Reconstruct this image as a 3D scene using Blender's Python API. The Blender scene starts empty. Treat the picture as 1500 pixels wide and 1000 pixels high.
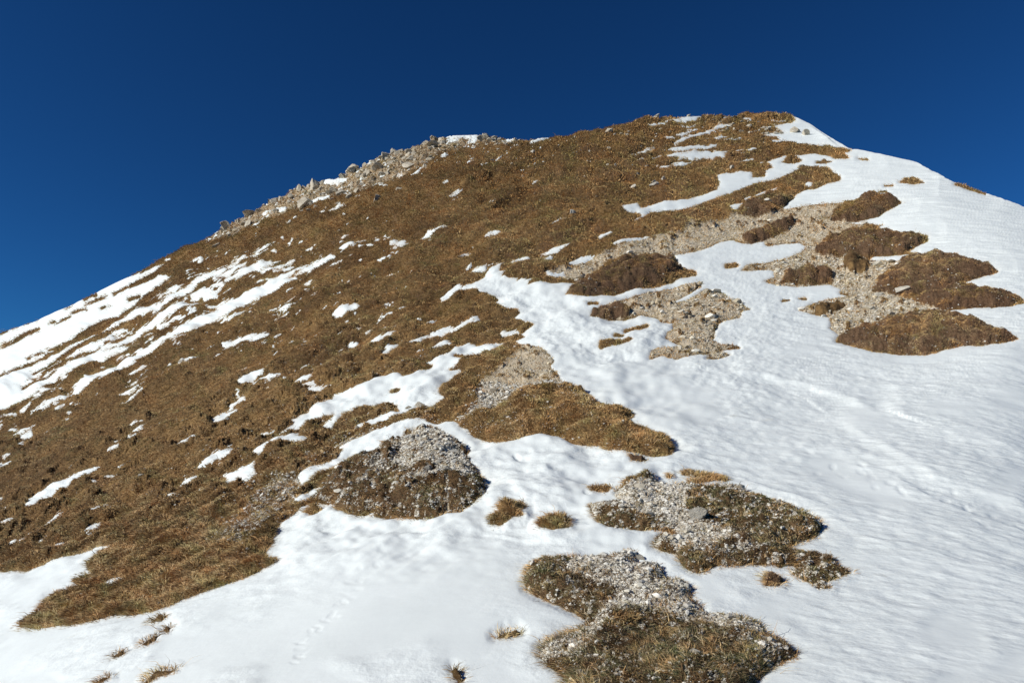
import bpy, math, numpy as np
from mathutils import Vector
rng = np.random.default_rng(7)
C = bpy.context.scene.collection
R = math.radians

# ------------------------------------------------------------------ camera
W_, H_ = 1500.0, 1000.0
F = 1013.0                      # focal length in photo pixels (about 24 mm equivalent)
PITCH = R(8.4)
cam = bpy.data.objects.new('camera', bpy.data.cameras.new('camera')); C.objects.link(cam)
cam.data.sensor_width = 36.0; cam.data.lens = 36.0*F/W_
cam.data.clip_start = 0.05; cam.data.clip_end = 20000
cam.location = (0, 0, 0); cam.rotation_euler = (R(90)+PITCH, 0, 0)
bpy.context.scene.camera = cam
FWD = np.array([0, math.cos(PITCH), math.sin(PITCH)])
UPV = np.array([0, -math.sin(PITCH), math.cos(PITCH)])
RGT = np.array([1.0, 0, 0])

# ------------------------------------------------------------------ noise
def _h(ix, iy, seed):
    n = (ix.astype(np.int64)*374761393 + iy.astype(np.int64)*668265263 + seed*974634777) & 0xffffffff
    n = ((n ^ (n >> 13)) * 1274126177) & 0xffffffff
    n = n ^ (n >> 16)
    return (n & 0xffff)/65535.0
def vn(x, y, seed=0):
    ix = np.floor(x); iy = np.floor(y); fx = x-ix; fy = y-iy
    a = _h(ix, iy, seed)*6.2832; b = _h(ix+1, iy, seed)*6.2832
    c = _h(ix, iy+1, seed)*6.2832; d = _h(ix+1, iy+1, seed)*6.2832
    u = fx*fx*fx*(fx*(fx*6-15)+10); v = fy*fy*fy*(fy*(fy*6-15)+10)
    na = np.cos(a)*fx+np.sin(a)*fy; nb = np.cos(b)*(fx-1)+np.sin(b)*fy
    nc = np.cos(c)*fx+np.sin(c)*(fy-1); nd = np.cos(d)*(fx-1)+np.sin(d)*(fy-1)
    return ((na*(1-u)+nb*u)*(1-v)+(nc*(1-u)+nd*u)*v)*1.5
def fbm(x, y, seed=0, o=4, g=0.5):
    s = 0; a = 1.0; t = 0
    for k in range(o):
        s = s + a*vn(x*2**k+k*17.3, y*2**k-k*9.1, seed+k); t += a; a *= g
    return s/t

def sstep(a, b, x):
    t = np.clip((x-a)/(b-a), 0, 1); return t*t*(3-2*t)

# ------------------------------------------------------------------ traced outlines (photo pixels, projected onto the terrain below)
SKY = [(-500,700),(-200,570),(0,488),(54,470),(108,446),(162,419),(216,393),(254,371),(270,362),(311,344),(351,322),(389,301),(408,291),
 (427,284),(440,278),(459,270),(489,264),(509,257),(530,244),(543,236),(565,226),(593,222),(605,217),(627,208),(657,202),(698,201),
 (739,203),(765,206),(794,203),(828,200),(854,195),(890,189),(919,183),(931,179),(957,175),(986,173),(1024,171),(1073,171),(1089,168),
 (1138,167),(1159,170),(1167,173),(1188,183),(1200,192),(1224,207),(1243,218),(1265,222),(1289,227),(1318,234),(1342,239),(1361,250),
 (1390,265),(1414,273),(1438,281),(1474,296),(1500,306),(1700,410),(2050,600)]
MAIN = [(1248,220),(1235,224),(1244,232),(1224,233),(1219,229),(1194,225),(1173,227),(1148,228),(1132,234),(1123,238),(1131,246),(1121,249),
 (1120,259),(1103,260),(1103,251),(1089,251),(1067,253),(1050,256),(1054,269),(1051,277),(1035,283),(1019,287),(1005,292),(989,295),(973,296),
 (954,301),(938,304),(935,296),(922,299),(909,304),(915,311),(932,311),(939,314),(926,327),(945,317),(954,309),(978,310),(1008,307),(1024,301),
 (1046,292),(1062,287),(1089,277),(1116,268),(1138,263),(1154,257),(1170,249),(1175,245),(1192,246),(1211,245),(1221,253),(1232,260),(1230,265),
 (1211,269),(1197,276),(1181,278),(1165,285),(1162,292),(1143,303),(1148,307),(1170,303),(1197,299),(1224,298),(1246,295),(1262,292),(1283,284),
 (1287,285),(1284,290),(1304,291),(1320,298),(1299,309),(1287,317),(1265,323),(1241,328),(1270,329),(1294,330),(1285,334),(1294,336),(1318,342),
 (1359,346),(1359,354),(1347,359),(1329,370),(1344,371),(1303,375),(1280,376),(1271,382),(1315,383),(1338,378),(1358,379),(1371,373),(1390,380),
 (1419,385),(1448,388),(1462,399),(1434,407),(1410,414),(1434,421),(1468,425),(1497,438),(1500,444),(1477,449),(1442,450),(1413,452),(1387,456),
 (1390,460),(1413,466),(1442,475),(1460,485),(1492,496),(1471,502),(1434,505),(1402,508),(1378,514),(1355,520),(1317,520),(1280,515),(1251,508),
 (1225,501),(1230,491),(1216,481),(1219,473),(1216,465),(1196,462),(1170,454),(1193,444),(1216,438),(1245,434),(1230,431),(1232,424),(1216,417),
 (1196,418),(1167,420),(1138,418),(1123,414),(1121,412),(1135,406),(1133,397),(1124,395),(1084,397),(1097,388),(1124,385),(1151,379),(1173,370),
 (1183,361),(1170,356),(1148,357),(1124,361),(1119,354),(1097,357),(1086,356),(1075,352),(1059,353),(1051,357),(1032,366),(1011,372),(988,376),
 (992,387),(1000,393),(1019,397),(1020,404),(1000,408),(984,414),(962,420),(930,424),(892,433),(876,436),(846,437),(830,433),(843,423),(848,414),
 (817,414),(796,414),(785,418),(773,418),(782,410),(766,411),(742,410),(734,408),(743,399),(730,397),(738,385),(723,391),(712,400),(699,411),
 (682,420),(672,424),(666,429),(688,429),(709,434),(731,439),(720,446),(739,453),(758,454),(761,458),(753,465),(769,473),(782,478),(769,485),
 (761,489),(769,493),(753,499),(766,504),(790,510),(798,516),(801,524),(812,531),(805,537),(815,546),(823,560),(832,567),(851,574),(863,584),
 (875,594),(905,599),(921,605),(928,613),(916,616),(930,626),(948,631),(970,640),(985,651),(982,665),(959,667),(940,663),(919,663),(892,659),
 (881,653),(857,651),(840,647),(832,643),(816,638),(789,638),(773,642),(751,646),(727,646),(708,640),(694,636),(678,628),(665,620),(643,621),
 (624,620),(592,623),(565,630),(543,635),(516,642),(494,652),(500,658),(494,669),(473,681),(451,689),(435,699),(438,707),(424,722),(443,714),
 (462,699),(489,688),(516,677),(543,666),(557,656),(559,649),(584,645),(592,641),(594,634),(613,629),(629,631),(648,639),(667,646),(665,654),
 (686,657),(678,667),(689,684),(708,700),(704,705),(711,713),(708,727),(689,738),(676,747),(654,748),(635,757),(622,759),(597,757),(570,755),
 (548,757),(551,747),(535,753),(516,754),(500,747),(490,743),(494,737),(467,735),(451,735),(440,742),(430,750),(416,761),(400,777),(401,788),
 (386,810),(392,819),(407,822),(389,830),(370,839),(351,847),(330,855),(294,868),(270,876),(249,886),(225,894),(195,900),(168,900),(147,906),
 (120,912),(84,916),(54,921),(27,916),(48,904),(66,885),(78,870),(114,858),(108,850),(114,844),(132,837),(126,825),(147,810),(163,801),(144,798),
 (114,808),(78,819),(39,834),(0,838),(-120,880),(-600,1000),(-600,1400),(2150,1400),(2150,500),(1700,380),(1500,270),(1361,220),(1260,205)]
def cv(pts, ox, oy, s=3.7025): return [(p[0]/s+ox, p[1]/s+oy)+tuple(q/s for q in p[2:]) for p in pts]
SNOW = [  # further snow polygons
 MAIN,
 cv([(0,380),(200,310),(400,230),(520,185),(600,150),(680,130),(760,112),(820,80),(890,62),(850,100),(780,135),(700,180),(780,160),(830,145),
  (860,122),(910,130),(925,150),(870,185),(800,220),(740,265),(700,300),(620,345),(540,395),(470,445),(525,445),(490,470),(420,510),(350,550),
  (280,590),(230,620),(190,645),(350,590),(300,620),(250,650),(300,640),(400,600),(500,550),(620,510),(740,480),(680,520),(600,550),(500,600),
  (400,650),(330,690),(260,720),(190,770),(110,790),(0,840),(-400,990),(-1800,1500),(-1800,1100)], 0, 370),
 [(712,503),(685,503),(666,511),(659,517),(635,527),(621,532),(633,536),(619,543),(592,554),(584,549),(559,552),(543,560),(516,571),(489,574),
  (484,582),(462,595),(423,616),(430,620),(411,631),(400,643),(419,638),(440,631),(451,623),(473,612),(489,606),(486,612),(467,622),(486,622),
  (494,615),(503,604),(521,596),(551,591),(565,591),(581,593),(586,600),(570,604),(524,616),(520,620),(532,625),(559,620),(586,612),(592,607),
  (608,599),(624,593),(654,583),(646,578),(643,570),(659,556),(683,543),(673,540),(659,541),(685,526),(709,516),(723,514),(745,499),(731,501)],
 [(359,668),(378,658),(405,645),(430,638),(462,639),(451,646),(430,651),(408,651),(394,658),(381,669)],
 [(322,692),(343,684),(378,673),(373,688),(377,697),(359,706),(316,712),(335,697)],
 [(35,748),(38,738),(43,726),(59,716),(81,705),(103,694),(127,686),(150,680),(130,693),(113,704),(94,716),(73,730),(54,742)],
 [(262,708),(270,701),(297,693),(284,705),(262,720),(267,711)],
 [(146,857),(162,846),(194,842),(173,852),(162,861)],
 [(22,636),(35,623),(51,620),(40,631),(30,636)],
 [(792,368),(806,364),(823,359),(837,358),(815,370),(805,372)],
 [(875,346),(880,338),(894,336),(900,341),(888,345),(876,350)],
 cv([(175,190),(230,190),(290,170),(350,158),(400,140),(470,140),(470,165),(400,185),(330,180),(270,195),(200,210)],900,130),
 cv([(310,305),(360,270),(420,250),(470,235),(540,215),(560,190),(640,190),(640,205),(580,220),(520,245),(440,270),(380,290),(320,305)],900,130),
 cv([(265,340),(340,318),(420,305),(500,308),(580,300),(560,315),(510,330),(440,335),(360,345)],900,130),
 cv([(200,372),(280,355),(360,345),(460,340),(560,338),(600,345),(675,348),(600,360),(610,375),(540,382),(470,385),(420,388),(340,378),(270,372)],900,130),
 cv([(500,275),(550,265),(580,250),(610,262),(560,278)],900,130),
 cv([(870,200),(900,190),(960,185),(980,170),(960,135),(990,140),(1065,180),(1110,210),(1200,265),(1290,310),(1290,335),(1230,325),(1170,318),
  (1080,310),(1000,300),(950,285),(880,290),(820,280),(900,275),(870,265),(790,255),(830,240),(920,240),(870,215)],900,130),
 [(1067,301),(1092,296),(1083,306),(1073,311)],
]
SNOWLINES = [ # snow streaks: x, y, half width
 *[cv(l,0,370) for l in [
  [(560,415,8),(640,370,12),(740,330,20),(860,290,18),(960,230,22),(1020,200,20),(1080,150,18),(1200,105,15),(1330,35,5)],
  [(520,540,8),(640,490,15),(760,420,22),(860,360,28),(980,300,28),(1085,265,12)],
  [(170,855,5),(300,800,12),(400,750,12),(480,690,26),(600,650,18),(700,590,30),(800,530,24),(900,475,26),(1000,430,28),(1100,370,33),(1200,325,30),(1300,275,33),(1400,225,30),(1481,180,33)],
  [(0,885,9),(40,875,11),(90,860,6)],[(110,845,5),(160,825,7)],[(225,760,8),(335,735,10)],[(135,782,6),(210,775,8)],
  [(670,760,8),(720,740,14),(775,712,6)],[(370,870,6),(400,857,6)],[(785,445,8),(825,435,8)],[(860,405,10),(1000,360,8)],[(1010,330,6),(1055,320,6)],
  [(1040,235,12),(1110,220,20),(1170,215,16)],[(1120,283,6),(1200,265,10),(1260,243,6)],[(1155,185,9),(1200,170,8)],[(600,440,12),(690,410,9)],
  [(395,560,6),(500,520,18),(615,465,10)],[(1160,155,13),(1260,105,12),(1340,60,6)],[(410,832,6),(412,833,6)],[(690,538,6),(705,537,4)],[(860,235,5),(960,185,5)],
  [(1030,62,5),(1085,30,4)],[(900,40,4),(920,35,4)]]],
 *[cv(l,300,180) for l in [
  [(100,990,30),(220,950,35),(330,905,32),(420,870,22),(490,848,8)],
  [(255,910,7),(340,885,14),(420,840,17),(500,800,13),(610,750,5)],[(490,825,5),(560,800,13),(640,765,17),(700,742,6)],
  [(320,805,6),(400,775,13),(485,732,7)],[(430,785,10),(480,765,10)],[(370,803,5),(410,797,5)],[(120,860,12),(220,810,17),(300,770,15),(385,732,5)],
  [(50,860,8),(120,815,8),(230,760,4)],[(0,830,14),(100,800,12),(220,735,5)],[(245,718,4),(300,688,6)],[(305,685,7),(385,645,4)],
  [(0,935,18),(60,912,8)],[(10,985,5),(80,965,8),(150,945,5)],[(290,865,7),(350,848,8)],[(735,712,8),(790,690,13),(820,665,8),(930,617,4)],[(835,693,5),(905,675,4)],
  [(1010,655,6),(1070,643,12),(1100,640,5),(1200,605,9),(1310,560,3)],[(550,915,5),(600,898,3)],[(1330,393,4),(1385,368,3)],[(1345,420,5),(1385,397,4)],
  [(575,430,5),(625,418,16),(668,403,9)],[(610,310,8),(690,322,14),(770,310,8)],[(715,335,6),(770,318,9)],[(980,155,8),(1030,142,13),(1085,150,8)],
  [(390,462,8),(430,458,6)],[(1185,103,5),(1215,98,6)],[(1315,80,10),(1400,80,18),(1480,80,15)],[(770,535,7),(775,533,4)],[(755,487,6),(758,487,3)],[(735,660,4),(760,652,4)],
  [(790,580,5),(795,580,3)],[(360,693,6),(390,690,5)],[(455,650,6),(475,625,5)],[(420,630,5),(423,628,4)],[(1145,268,6),(1160,265,5)],[(1290,185,7),(1300,178,6)],[(585,705,3),(605,700,3)],[(940,340,4),(965,332,3)],
  [(740,390,4),(780,385,6)],[(825,258,5),(870,242,4)]]],
 *[cv(l,650,130,4.1662) for l in [
  [(20,322,5),(100,310,12),(180,295,16),(230,292,9)],[(140,328,5),(190,320,7)],[(400,300,5),(485,308,8)],[(545,320,4),(620,303,9),(655,298,6)],
  [(35,655,4),(110,620,3)],[(55,685,5),(105,652,5)],[(260,907,5),(340,883,5)],[(662,820,4),(720,800,8),(765,793,6)],[(360,750,4),(420,745,4)],[(295,688,7),(305,682,5)],
  [(1000,722,4),(1025,720,4)],[(1160,405,5),(1220,385,9),(1285,365,6)],[(0,575,4),(20,570,4)],[(545,570,4),(570,550,3)]]],
 *[cv(l,900,130) for l in [[(345,213,4),(440,203,3)],[(262,430,4),(340,415,13),(440,402,4)],[(280,275,5),(360,250,9),(450,225,5)],[(100,360,6),(150,345,9),(215,322,4)],
  [(615,275,6),(690,267,4)],[(595,155,8),(660,155,7)],[(850,172,5),(930,180,5)],[(710,600,6),(800,570,9),(880,543,6)],[(1045,520,13),(1065,518,12)],[(660,162,6),(740,165,5)]]],
 [(292,684,3),(320,670,6),(347,660,3)],[(362,642,3),(400,630,2.5)],[(424,738,2),(443,728,5),(462,716,6),(471,711,3)],
 [(351,564,4),(370,554,7),(389,543,3)],[(386,556,2.5),(409,549,2.5)],[(338,591,2.5),(357,583,3)],[(308,617,2.5),(327,605,5),(345,598,4)],
 [(328,502,3),(354,496,4),(393,485,2)],[(365,498,1.5),(375,493,1.5)],[(413,452,3),(423,448,2)],[(489,462,3),(508,455,5),(523,450,3)],[(446,502,2),(461,496,2.5)],
 [(512,502,3.5),(521,499,3.5)],[(538,487,1.5),(545,484,1.5)],[(558,466,1.5),(573,464,2)],[(582,456,1),(597,451,1)],[(532,509,2),(554,502,4),(578,491,2)],
 [(562,518,3),(570,512,5),(582,506,2)],[(592,500,1.5),(613,497,3),(651,481,4),(700,468,3)],[(613,513,2),(635,513,5),(659,506,2)],
 [(648,437,3),(659,431,4),(672,425,5)],[(696,396,3.5),(709,395,3.5)],[(736,488,3),(758,486,3)],[(438,547,2.5),(458,541,2.5)],
 [(430,563,2.5),(446,558,5),(462,554,2)],[(443,568,2.5),(459,563,2.5)],[(454,571,3),(484,566,3)],[(753,381,2.5),(773,375,2.5)],[(796,380,2),(807,376,2)],
 [(834,384,3),(853,378,6),(869,373,2)],[(801,404,2.5),(825,401,2.5)],[(901,359,3),(920,354,4),(950,347,1.5)],[(712,347,2),(730,342,2)],
 [(32,639,3),(45,634,3)],[(20,658,2),(30,651,5),(46,643,2)],[(0,684,5),(16,679,3)],[(5,671,3),(12,668,2)],[(0,770,3),(13,762,4),(26,757,2)],
 [(0,805,2.5),(27,794,2.5),(49,781,3),(70,765,2.5),(89,755,1.5)],[(55,798,2.5),(70,786,4),(94,775,1.5)],[(111,762,1.5),(130,751,3),(157,738,1.5)],
 [(130,777,2),(148,767,2)],[(135,708,2),(146,703,2)],[(155,695,2.5),(169,689,2.5)],[(175,677,2.5),(194,669,2.5)],[(167,653,2),(197,641,2)],
 [(160,660,1.5),(172,657,1.5)],[(197,635,3),(207,630,3)],[(193,624,1.5),(207,622,1.5)],[(254,657,1),(270,650,4),(286,640,2)],[(240,732,2),(257,727,4)],
 [(113,845,3),(133,839,3)],[(130,849,4),(133,847,4)],[(0,733,2),(5,732,2)],
]
BARELINES = [ # bare streaks inside snow
 *[cv(l,0,370) for l in [[(-60,535,10),(0,510,10),(80,475,11),(150,440,10),(215,415,7)],[(305,385,4),(380,352,5)],[(275,380,4),(300,376,3)],[(400,325,5),(470,308,6)],[(460,290,5),(520,262,7),(580,235,6)],
  [(620,225,8),(650,210,8),(700,190,6),(800,155,4)],[(550,300,5),(600,285,6)],[(700,245,5),(760,233,5)],
  [(-60,690,4),(0,665,6),(70,640,5),(120,620,5),(210,580,7),(300,530,8),(380,495,10),(480,440,22),(560,380,16),(640,345,10),(700,310,8)],[(150,580,4),(240,540,6)],
  [(120,730,5),(200,695,7),(300,655,6)],[(150,690,4),(260,640,6),(350,600,6)],[(180,645,4),(225,630,4)],[(265,522,5),(320,508,5)],[(0,440,7),(60,412,9),(140,382,7),(200,366,4)],
  [(360,306,3),(400,290,4)],[(460,255,6),(520,228,7)],[(725,118,5),(820,82,5)]]],
 [(916,487,2),(946,478,3)],[(881,507,4),(908,503,3)],[(905,504,1.5),(923,501,2)],[(900,495,1.5),(913,494,1.5)],[(862,448,2),(875,447,2)],
 [(1065,390,3),(1078,389,3)],[(1296,273,1),(1308,272,1)],[(1288,281,1.5),(1298,281,1.5)],[(1400,270,1.5),(1420,276,2),(1443,285,1)],
 [(1258,233,1),(1271,234,1)],[(1001,693,2.5),(1033,696,2.5),(1063,703,2)],[(1010,705,2),(1045,701,2)],[(979,698,2),(982,698,2)],[(866,715,2),(890,715,3)],
 [(1147,441,1.5),(1156,440,1)],[(1172,438,1),(1180,438,1.5)],[(1218,220,1.5),(1244,221,1.5)],
 [(667,521,2),(678,520,2)],[(570,545,1),(582,541,1)],[(573,572,1),(583,571,1)],
]
# bare hummocks and patches: outline, kind of ground, bulge in photo pixels, label (None: part of the slope)
CP = [(1028,415),(1027,422),(1011,431),(989,438),(967,442),(962,445),(967,446),(994,445),(1013,437),(1030,427),(1043,426),(1059,430),(1067,437),(1086,442),
 (1090,450),(1100,453),(1086,456),(1084,465),(1067,468),(1054,473),(1047,484),(1044,500),(1057,505),(1081,507),(1084,511),(1067,512),(1054,514),(1070,520),
 (1051,526),(1035,526),(1040,519),(1016,519),(989,524),(973,520),(951,523),(954,514),(975,509),(1000,508),(989,503),(975,497),(978,489),(986,484),(986,473),
 (970,472),(962,465),(940,462),(919,464),(892,465),(865,464),(878,451),(900,445),(930,434),(951,428),(975,423),(1005,418)]
P1 = [(863,739),(885,737),(907,733),(900,720),(920,708),(950,699),(958,706),(971,710),(1001,707),(1020,711),(1039,714),(1061,710),(1080,714),(1098,726),
 (1120,733),(1152,741),(1180,753),(1198,764),(1205,770),(1198,784),(1177,793),(1155,801),(1147,804),(1169,811),(1193,815),(1217,820),(1228,831),(1247,839),
 (1228,845),(1209,853),(1217,861),(1198,862),(1190,854),(1171,847),(1160,839),(1174,831),(1152,826),(1144,831),(1131,826),(1104,827),(1077,828),(1050,828),
 (1036,834),(1026,839),(1007,834),(996,822),(993,812),(969,807),(958,799),(969,788),(996,784),(980,779),(963,776),(939,776),(915,773),(890,772),(877,764),(870,753)]
P2 = [(768,849),(777,832),(798,822),(849,819),(891,817),(924,806),(932,811),(933,825),(960,829),(970,837),(972,850),(996,852),(1011,862),(1011,882),(1029,894),
 (1038,903),(1065,904),(1089,907),(1114,918),(1122,930),(1149,943),(1167,961),(1146,969),(1122,984),(1107,1000),(1090,1035),(850,1035),(831,1000),(822,987),
 (804,975),(790,961),(795,948),(819,934),(840,927),(864,919),(858,906),(840,897),(816,885),(789,874),(772,864)]
LONG = [(760,575),(800,568),(832,567),(851,574),(863,584),(875,594),(905,599),(921,605),(928,613),(916,616),(930,626),(948,631),(970,640),(985,651),(982,665),(959,667),
 (940,663),(919,663),(892,659),(881,653),(857,651),(840,647),(832,643),(816,638),(789,638),(773,642),(751,646),(727,646),(708,640),(694,636),(678,626),(690,610),(720,600),(740,590)]
STONY = [(470,733),(462,725),(480,706),(500,690),(543,670),(560,656),(590,640),(613,632),(648,640),(667,648),(686,657),(678,667),(689,684),(708,700),(704,705),(711,713),
 (708,727),(689,738),(676,747),(654,748),(635,757),(622,759),(570,755),(548,757),(551,747),(535,753),(516,754),(500,747),(490,743),(494,737)]
PATCH = [
 (CP,'gravel',2,'turf',None),
 (P1,'mix',7,'hum','broad low hummock of olive turf and gravel with a blunt pale rock set in it'),
 (P2,'mix',9,'hum','nearest hummock of stony brown turf, cut off by the bottom of the photo'),
 (LONG,'grass',12,'hum','long hummock of tawny grass ending in a rounded nose, centre of the photo'),
 (STONY,'mix',8,'hum','brown turf mound strewn with grey-white stones, left of centre above the smooth snow'),
 ([(829,433),(843,420),(860,408),(885,398),(905,385),(930,378),(960,376),(985,380),(1000,393),(990,405),(960,418),(892,432),(860,437)],'heath',12,'hum','dark brown rounded heath mound beside the sandy gravel band, left of the snow pocket'),
 ([(1086,352),(1092,344),(1110,338),(1135,330),(1160,323),(1165,328),(1150,340),(1120,352),(1100,357)],'heath',6,'hum','narrow dark heath strip lying across the sandy gravel'),
 ([(1088,318),(1092,300),(1130,285),(1162,290),(1150,303),(1130,315),(1105,318)],'heath',7,'hum','dark heath knob carrying one pale slab, at the top edge of the gravel'),
 ([(1215,326),(1225,315),(1250,305),(1262,293),(1285,285),(1304,291),(1320,298),(1299,309),(1287,317),(1265,323),(1240,327)],'heath',7,'hum','two-humped dark heath mound at the upper right end of the gravel'),
 ([(1192,372),(1200,360),(1225,345),(1260,338),(1300,340),(1359,348),(1347,359),(1323,372),(1280,376),(1240,377),(1215,378)],'heath',9,'hum','wide dark brown heath mound just above the small round green tussock'),
 ([(1235,385),(1245,374),(1262,376),(1273,390),(1268,400),(1250,402),(1236,398)],'green',8,'hum','small round olive green tussock on the pale gravel'),
 ([(1140,415),(1155,402),(1180,395),(1205,394),(1220,402),(1218,414),(1190,418)],'heath',7,'hum','small oval heath mound at the snow edge, left of the round green tussock'),
 ([(1275,430),(1290,412),(1310,405),(1320,383),(1371,374),(1448,388),(1462,399),(1410,414),(1380,425),(1345,432),(1310,432)],'heath',10,'hum','large dark heath mound with a small pointed stone on top, far right'),
 ([(1338,440),(1350,430),(1400,418),(1433,421),(1468,426),(1497,438),(1477,449),(1413,451),(1380,455),(1350,447)],'heath',8,'hum','long low heath mound reaching the right border of the photo'),
 ([(1225,501),(1240,490),(1280,478),(1320,465),(1370,458),(1413,466),(1460,485),(1491,496),(1471,502),(1402,508),(1355,520),(1317,520),(1280,515)],'heath',12,'hum','oval mound of reddish heath with straw-coloured grass on its crown, far right'),
 ([(1193,460),(1200,448),(1225,443),(1240,447),(1225,458),(1205,463)],'green',4,'hum','little olive turf cushion at the left tip of the right-hand gravel'),
 ([(865,463),(870,455),(895,450),(925,452),(920,460),(890,465)],'heath',4,'hum','thin brown turf sliver at the left tip of the central gravel patch'),
 ([(1144,238),(1154,231),(1167,231),(1174,236),(1159,241)],'grass',4,'hum','small grass island in snow below the summit, the left one of a pair'),
 ([(1196,238),(1205,235),(1220,237),(1210,240),(1196,240)],'grass',3,'hum','small flat grass island in snow below the summit, the right one of a pair'),
 ([(1317,267),(1330,262),(1340,262),(1353,268),(1340,270)],'grass',4,'hum','lone tawny grass island high on the white shoulder at the right'),
 ([(1119,843),(1128,841),(1136,847),(1147,851),(1142,857),(1120,857)],'heath',4,'hum','small black-brown turf clod in the snow under the broad olive hummock'),
 ([(731,742),(748,737),(766,736),(767,742),(754,749),(766,755),(748,758),(736,767),(718,764),(718,757),(736,752)],'grass',4,'hum','small ragged turf patch shaped like an hourglass in the snow, centre'),
 ([(787,770),(799,763),(820,759),(833,764),(832,772),(811,777),(793,774)],'grass',4,'hum','small oval grass tussock in the snow, right of the hourglass-shaped turf patch'),
 ([(445,746),(457,743),(469,746),(457,752)],'grass',2,'hum','tiny reddish turf patch in the snow by the corner of the left slope'),
 ([(725,935),(740,926),(757,924),(763,929),(745,933)],'grass',2,'tuft','short pale tuft poking out of the snow left of the nearest hummock'),
 ([(662,980),(670,983),(678,997),(672,1000),(665,990)],'grass',2,'tuft','thin dark stems sticking out of the snow at the bottom border, centre'),
 ([(222,911),(232,904),(242,903),(238,908)],'grass',2,'tuft','flattened brown tuft in the snow, nearest to the lower edge of the left slope'),
 ([(239,924),(243,919),(250,919),(247,925)],'grass',2,'tuft','tiny round brown tuft in the snow, rightmost of those below the left slope'),
 ([(208,944),(215,938),(230,932),(228,937),(214,945)],'grass',2,'tuft','slanting brown tuft in the snow between a round tuft and faint stems'),
 ([(166,961),(175,957),(184,955),(178,960)],'grass',2,'tuft','faint thin stems in the snow below the left slope, leftmost of the group'),
 ([(211,999),(225,986),(240,983),(262,979),(250,985),(232,990),(217,1001)],'grass',2,'tuft','longest brown tuft in the snow at the bottom left border'),
 ([(142,1001),(148,994),(160,991),(154,996)],'grass',2,'tuft','small brown tuft cut by the bottom border at the left'),
 ([(921,669),(935,668),(948,672),(940,676),(925,674)],'heath',1,'tuft','thin dark turf sliver in the snow under the nose of the long hummock'),
]
GRAVEL = [ # outline, strength
 ([(800,402),(823,408),(848,411),(862,404),(890,385),(920,378),(955,377),(985,378),(1010,372),(1032,366),(1051,357),(1075,351),(1097,357),(1124,361),(1148,357),
  (1170,355),(1183,361),(1173,370),(1151,378),(1124,385),(1097,388),(1083,397),(1124,395),(1135,406),(1123,414),(1138,418),(1180,420),(1216,417),(1232,424),
  (1245,434),(1216,438),(1170,455),(1216,465),(1216,480),(1225,495),(1260,480),(1300,468),(1330,462),(1390,456),(1340,440),(1310,432),(1270,420),(1280,400),
  (1310,392),(1320,384),(1271,382),(1250,375),(1195,372),(1200,360),(1230,345),(1250,335),(1294,331),(1265,323),(1230,325),(1216,318),(1225,305),(1262,293),
  (1246,294),(1224,297),(1170,302),(1143,303),(1130,315),(1100,318),(1083,312),(1060,322),(1030,330),(1010,328),(1000,340),(960,345),(930,352),(905,364),
  (880,372),(850,380),(835,390)],1.0),
 (CP,1.0),
 ([(791,508),(799,516),(802,524),(813,531),(806,537),(816,546),(824,559),(834,567),(800,570),(780,570),(770,578),(745,590),(715,605),(690,618),(670,622),
  (690,600),(700,585),(695,575),(705,560),(720,548),(740,535),(755,520),(765,505)],1.0),
 ([(700,600),(750,577),(790,568),(780,575),(740,592),(705,612),(680,622)],.7),
 ([(590,640),(625,630),(668,648),(682,680),(697,700),(680,712),(650,708),(620,690),(600,700),(570,690),(575,670)],.85),
 ([(590,715),(640,700),(660,712),(600,722)],.6),([(530,695),(560,680),(575,700),(545,705)],.5),
 ([(400,700),(450,698),(435,725),(400,760),(360,800),(320,800),(310,785),(350,755)],.5),
 ([(490,655),(505,640),(560,628),(560,645),(520,655)],.5),
 ([(863,739),(900,722),(960,706),(1020,709),(1010,730),(1003,760),(1030,780),(1060,785),(1080,800),(1020,815),(955,800),(990,785),(975,770),(900,750),(872,748)],.95),
 ([(1060,705),(1100,725),(1080,728),(1040,716)],.7),([(1010,820),(1100,808),(1170,812),(1100,818)],.6),
 ([(840,818),(930,808),(972,835),(1011,862),(1011,885),(1060,905),(1112,918),(1125,945),(1060,935),(1000,922),(950,910),(900,912),(880,940),(850,975),(810,975),
  (792,960),(820,933),(865,920),(880,900),(905,880),(860,860),(825,845)],.9),
 ([(1080,940),(1130,940),(1150,960),(1120,975),(1080,960)],.5),([(780,828),(800,824),(790,840)],.4),
 ([(1240,404),(1300,396),(1280,420),(1240,430),(1215,425),(1216,412)],1.0),
]
OUTCROP = [[(300,347),(351,318),(389,297),(427,279),(462,263),(509,250),(530,234),(565,220),(605,212),(640,203),(700,200),(770,203),(760,212),(700,215),(655,222),
 (630,235),(610,250),(585,262),(545,275),(530,285),(490,290),(470,300),(430,310),(380,325),(345,345),(312,352)]]

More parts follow.
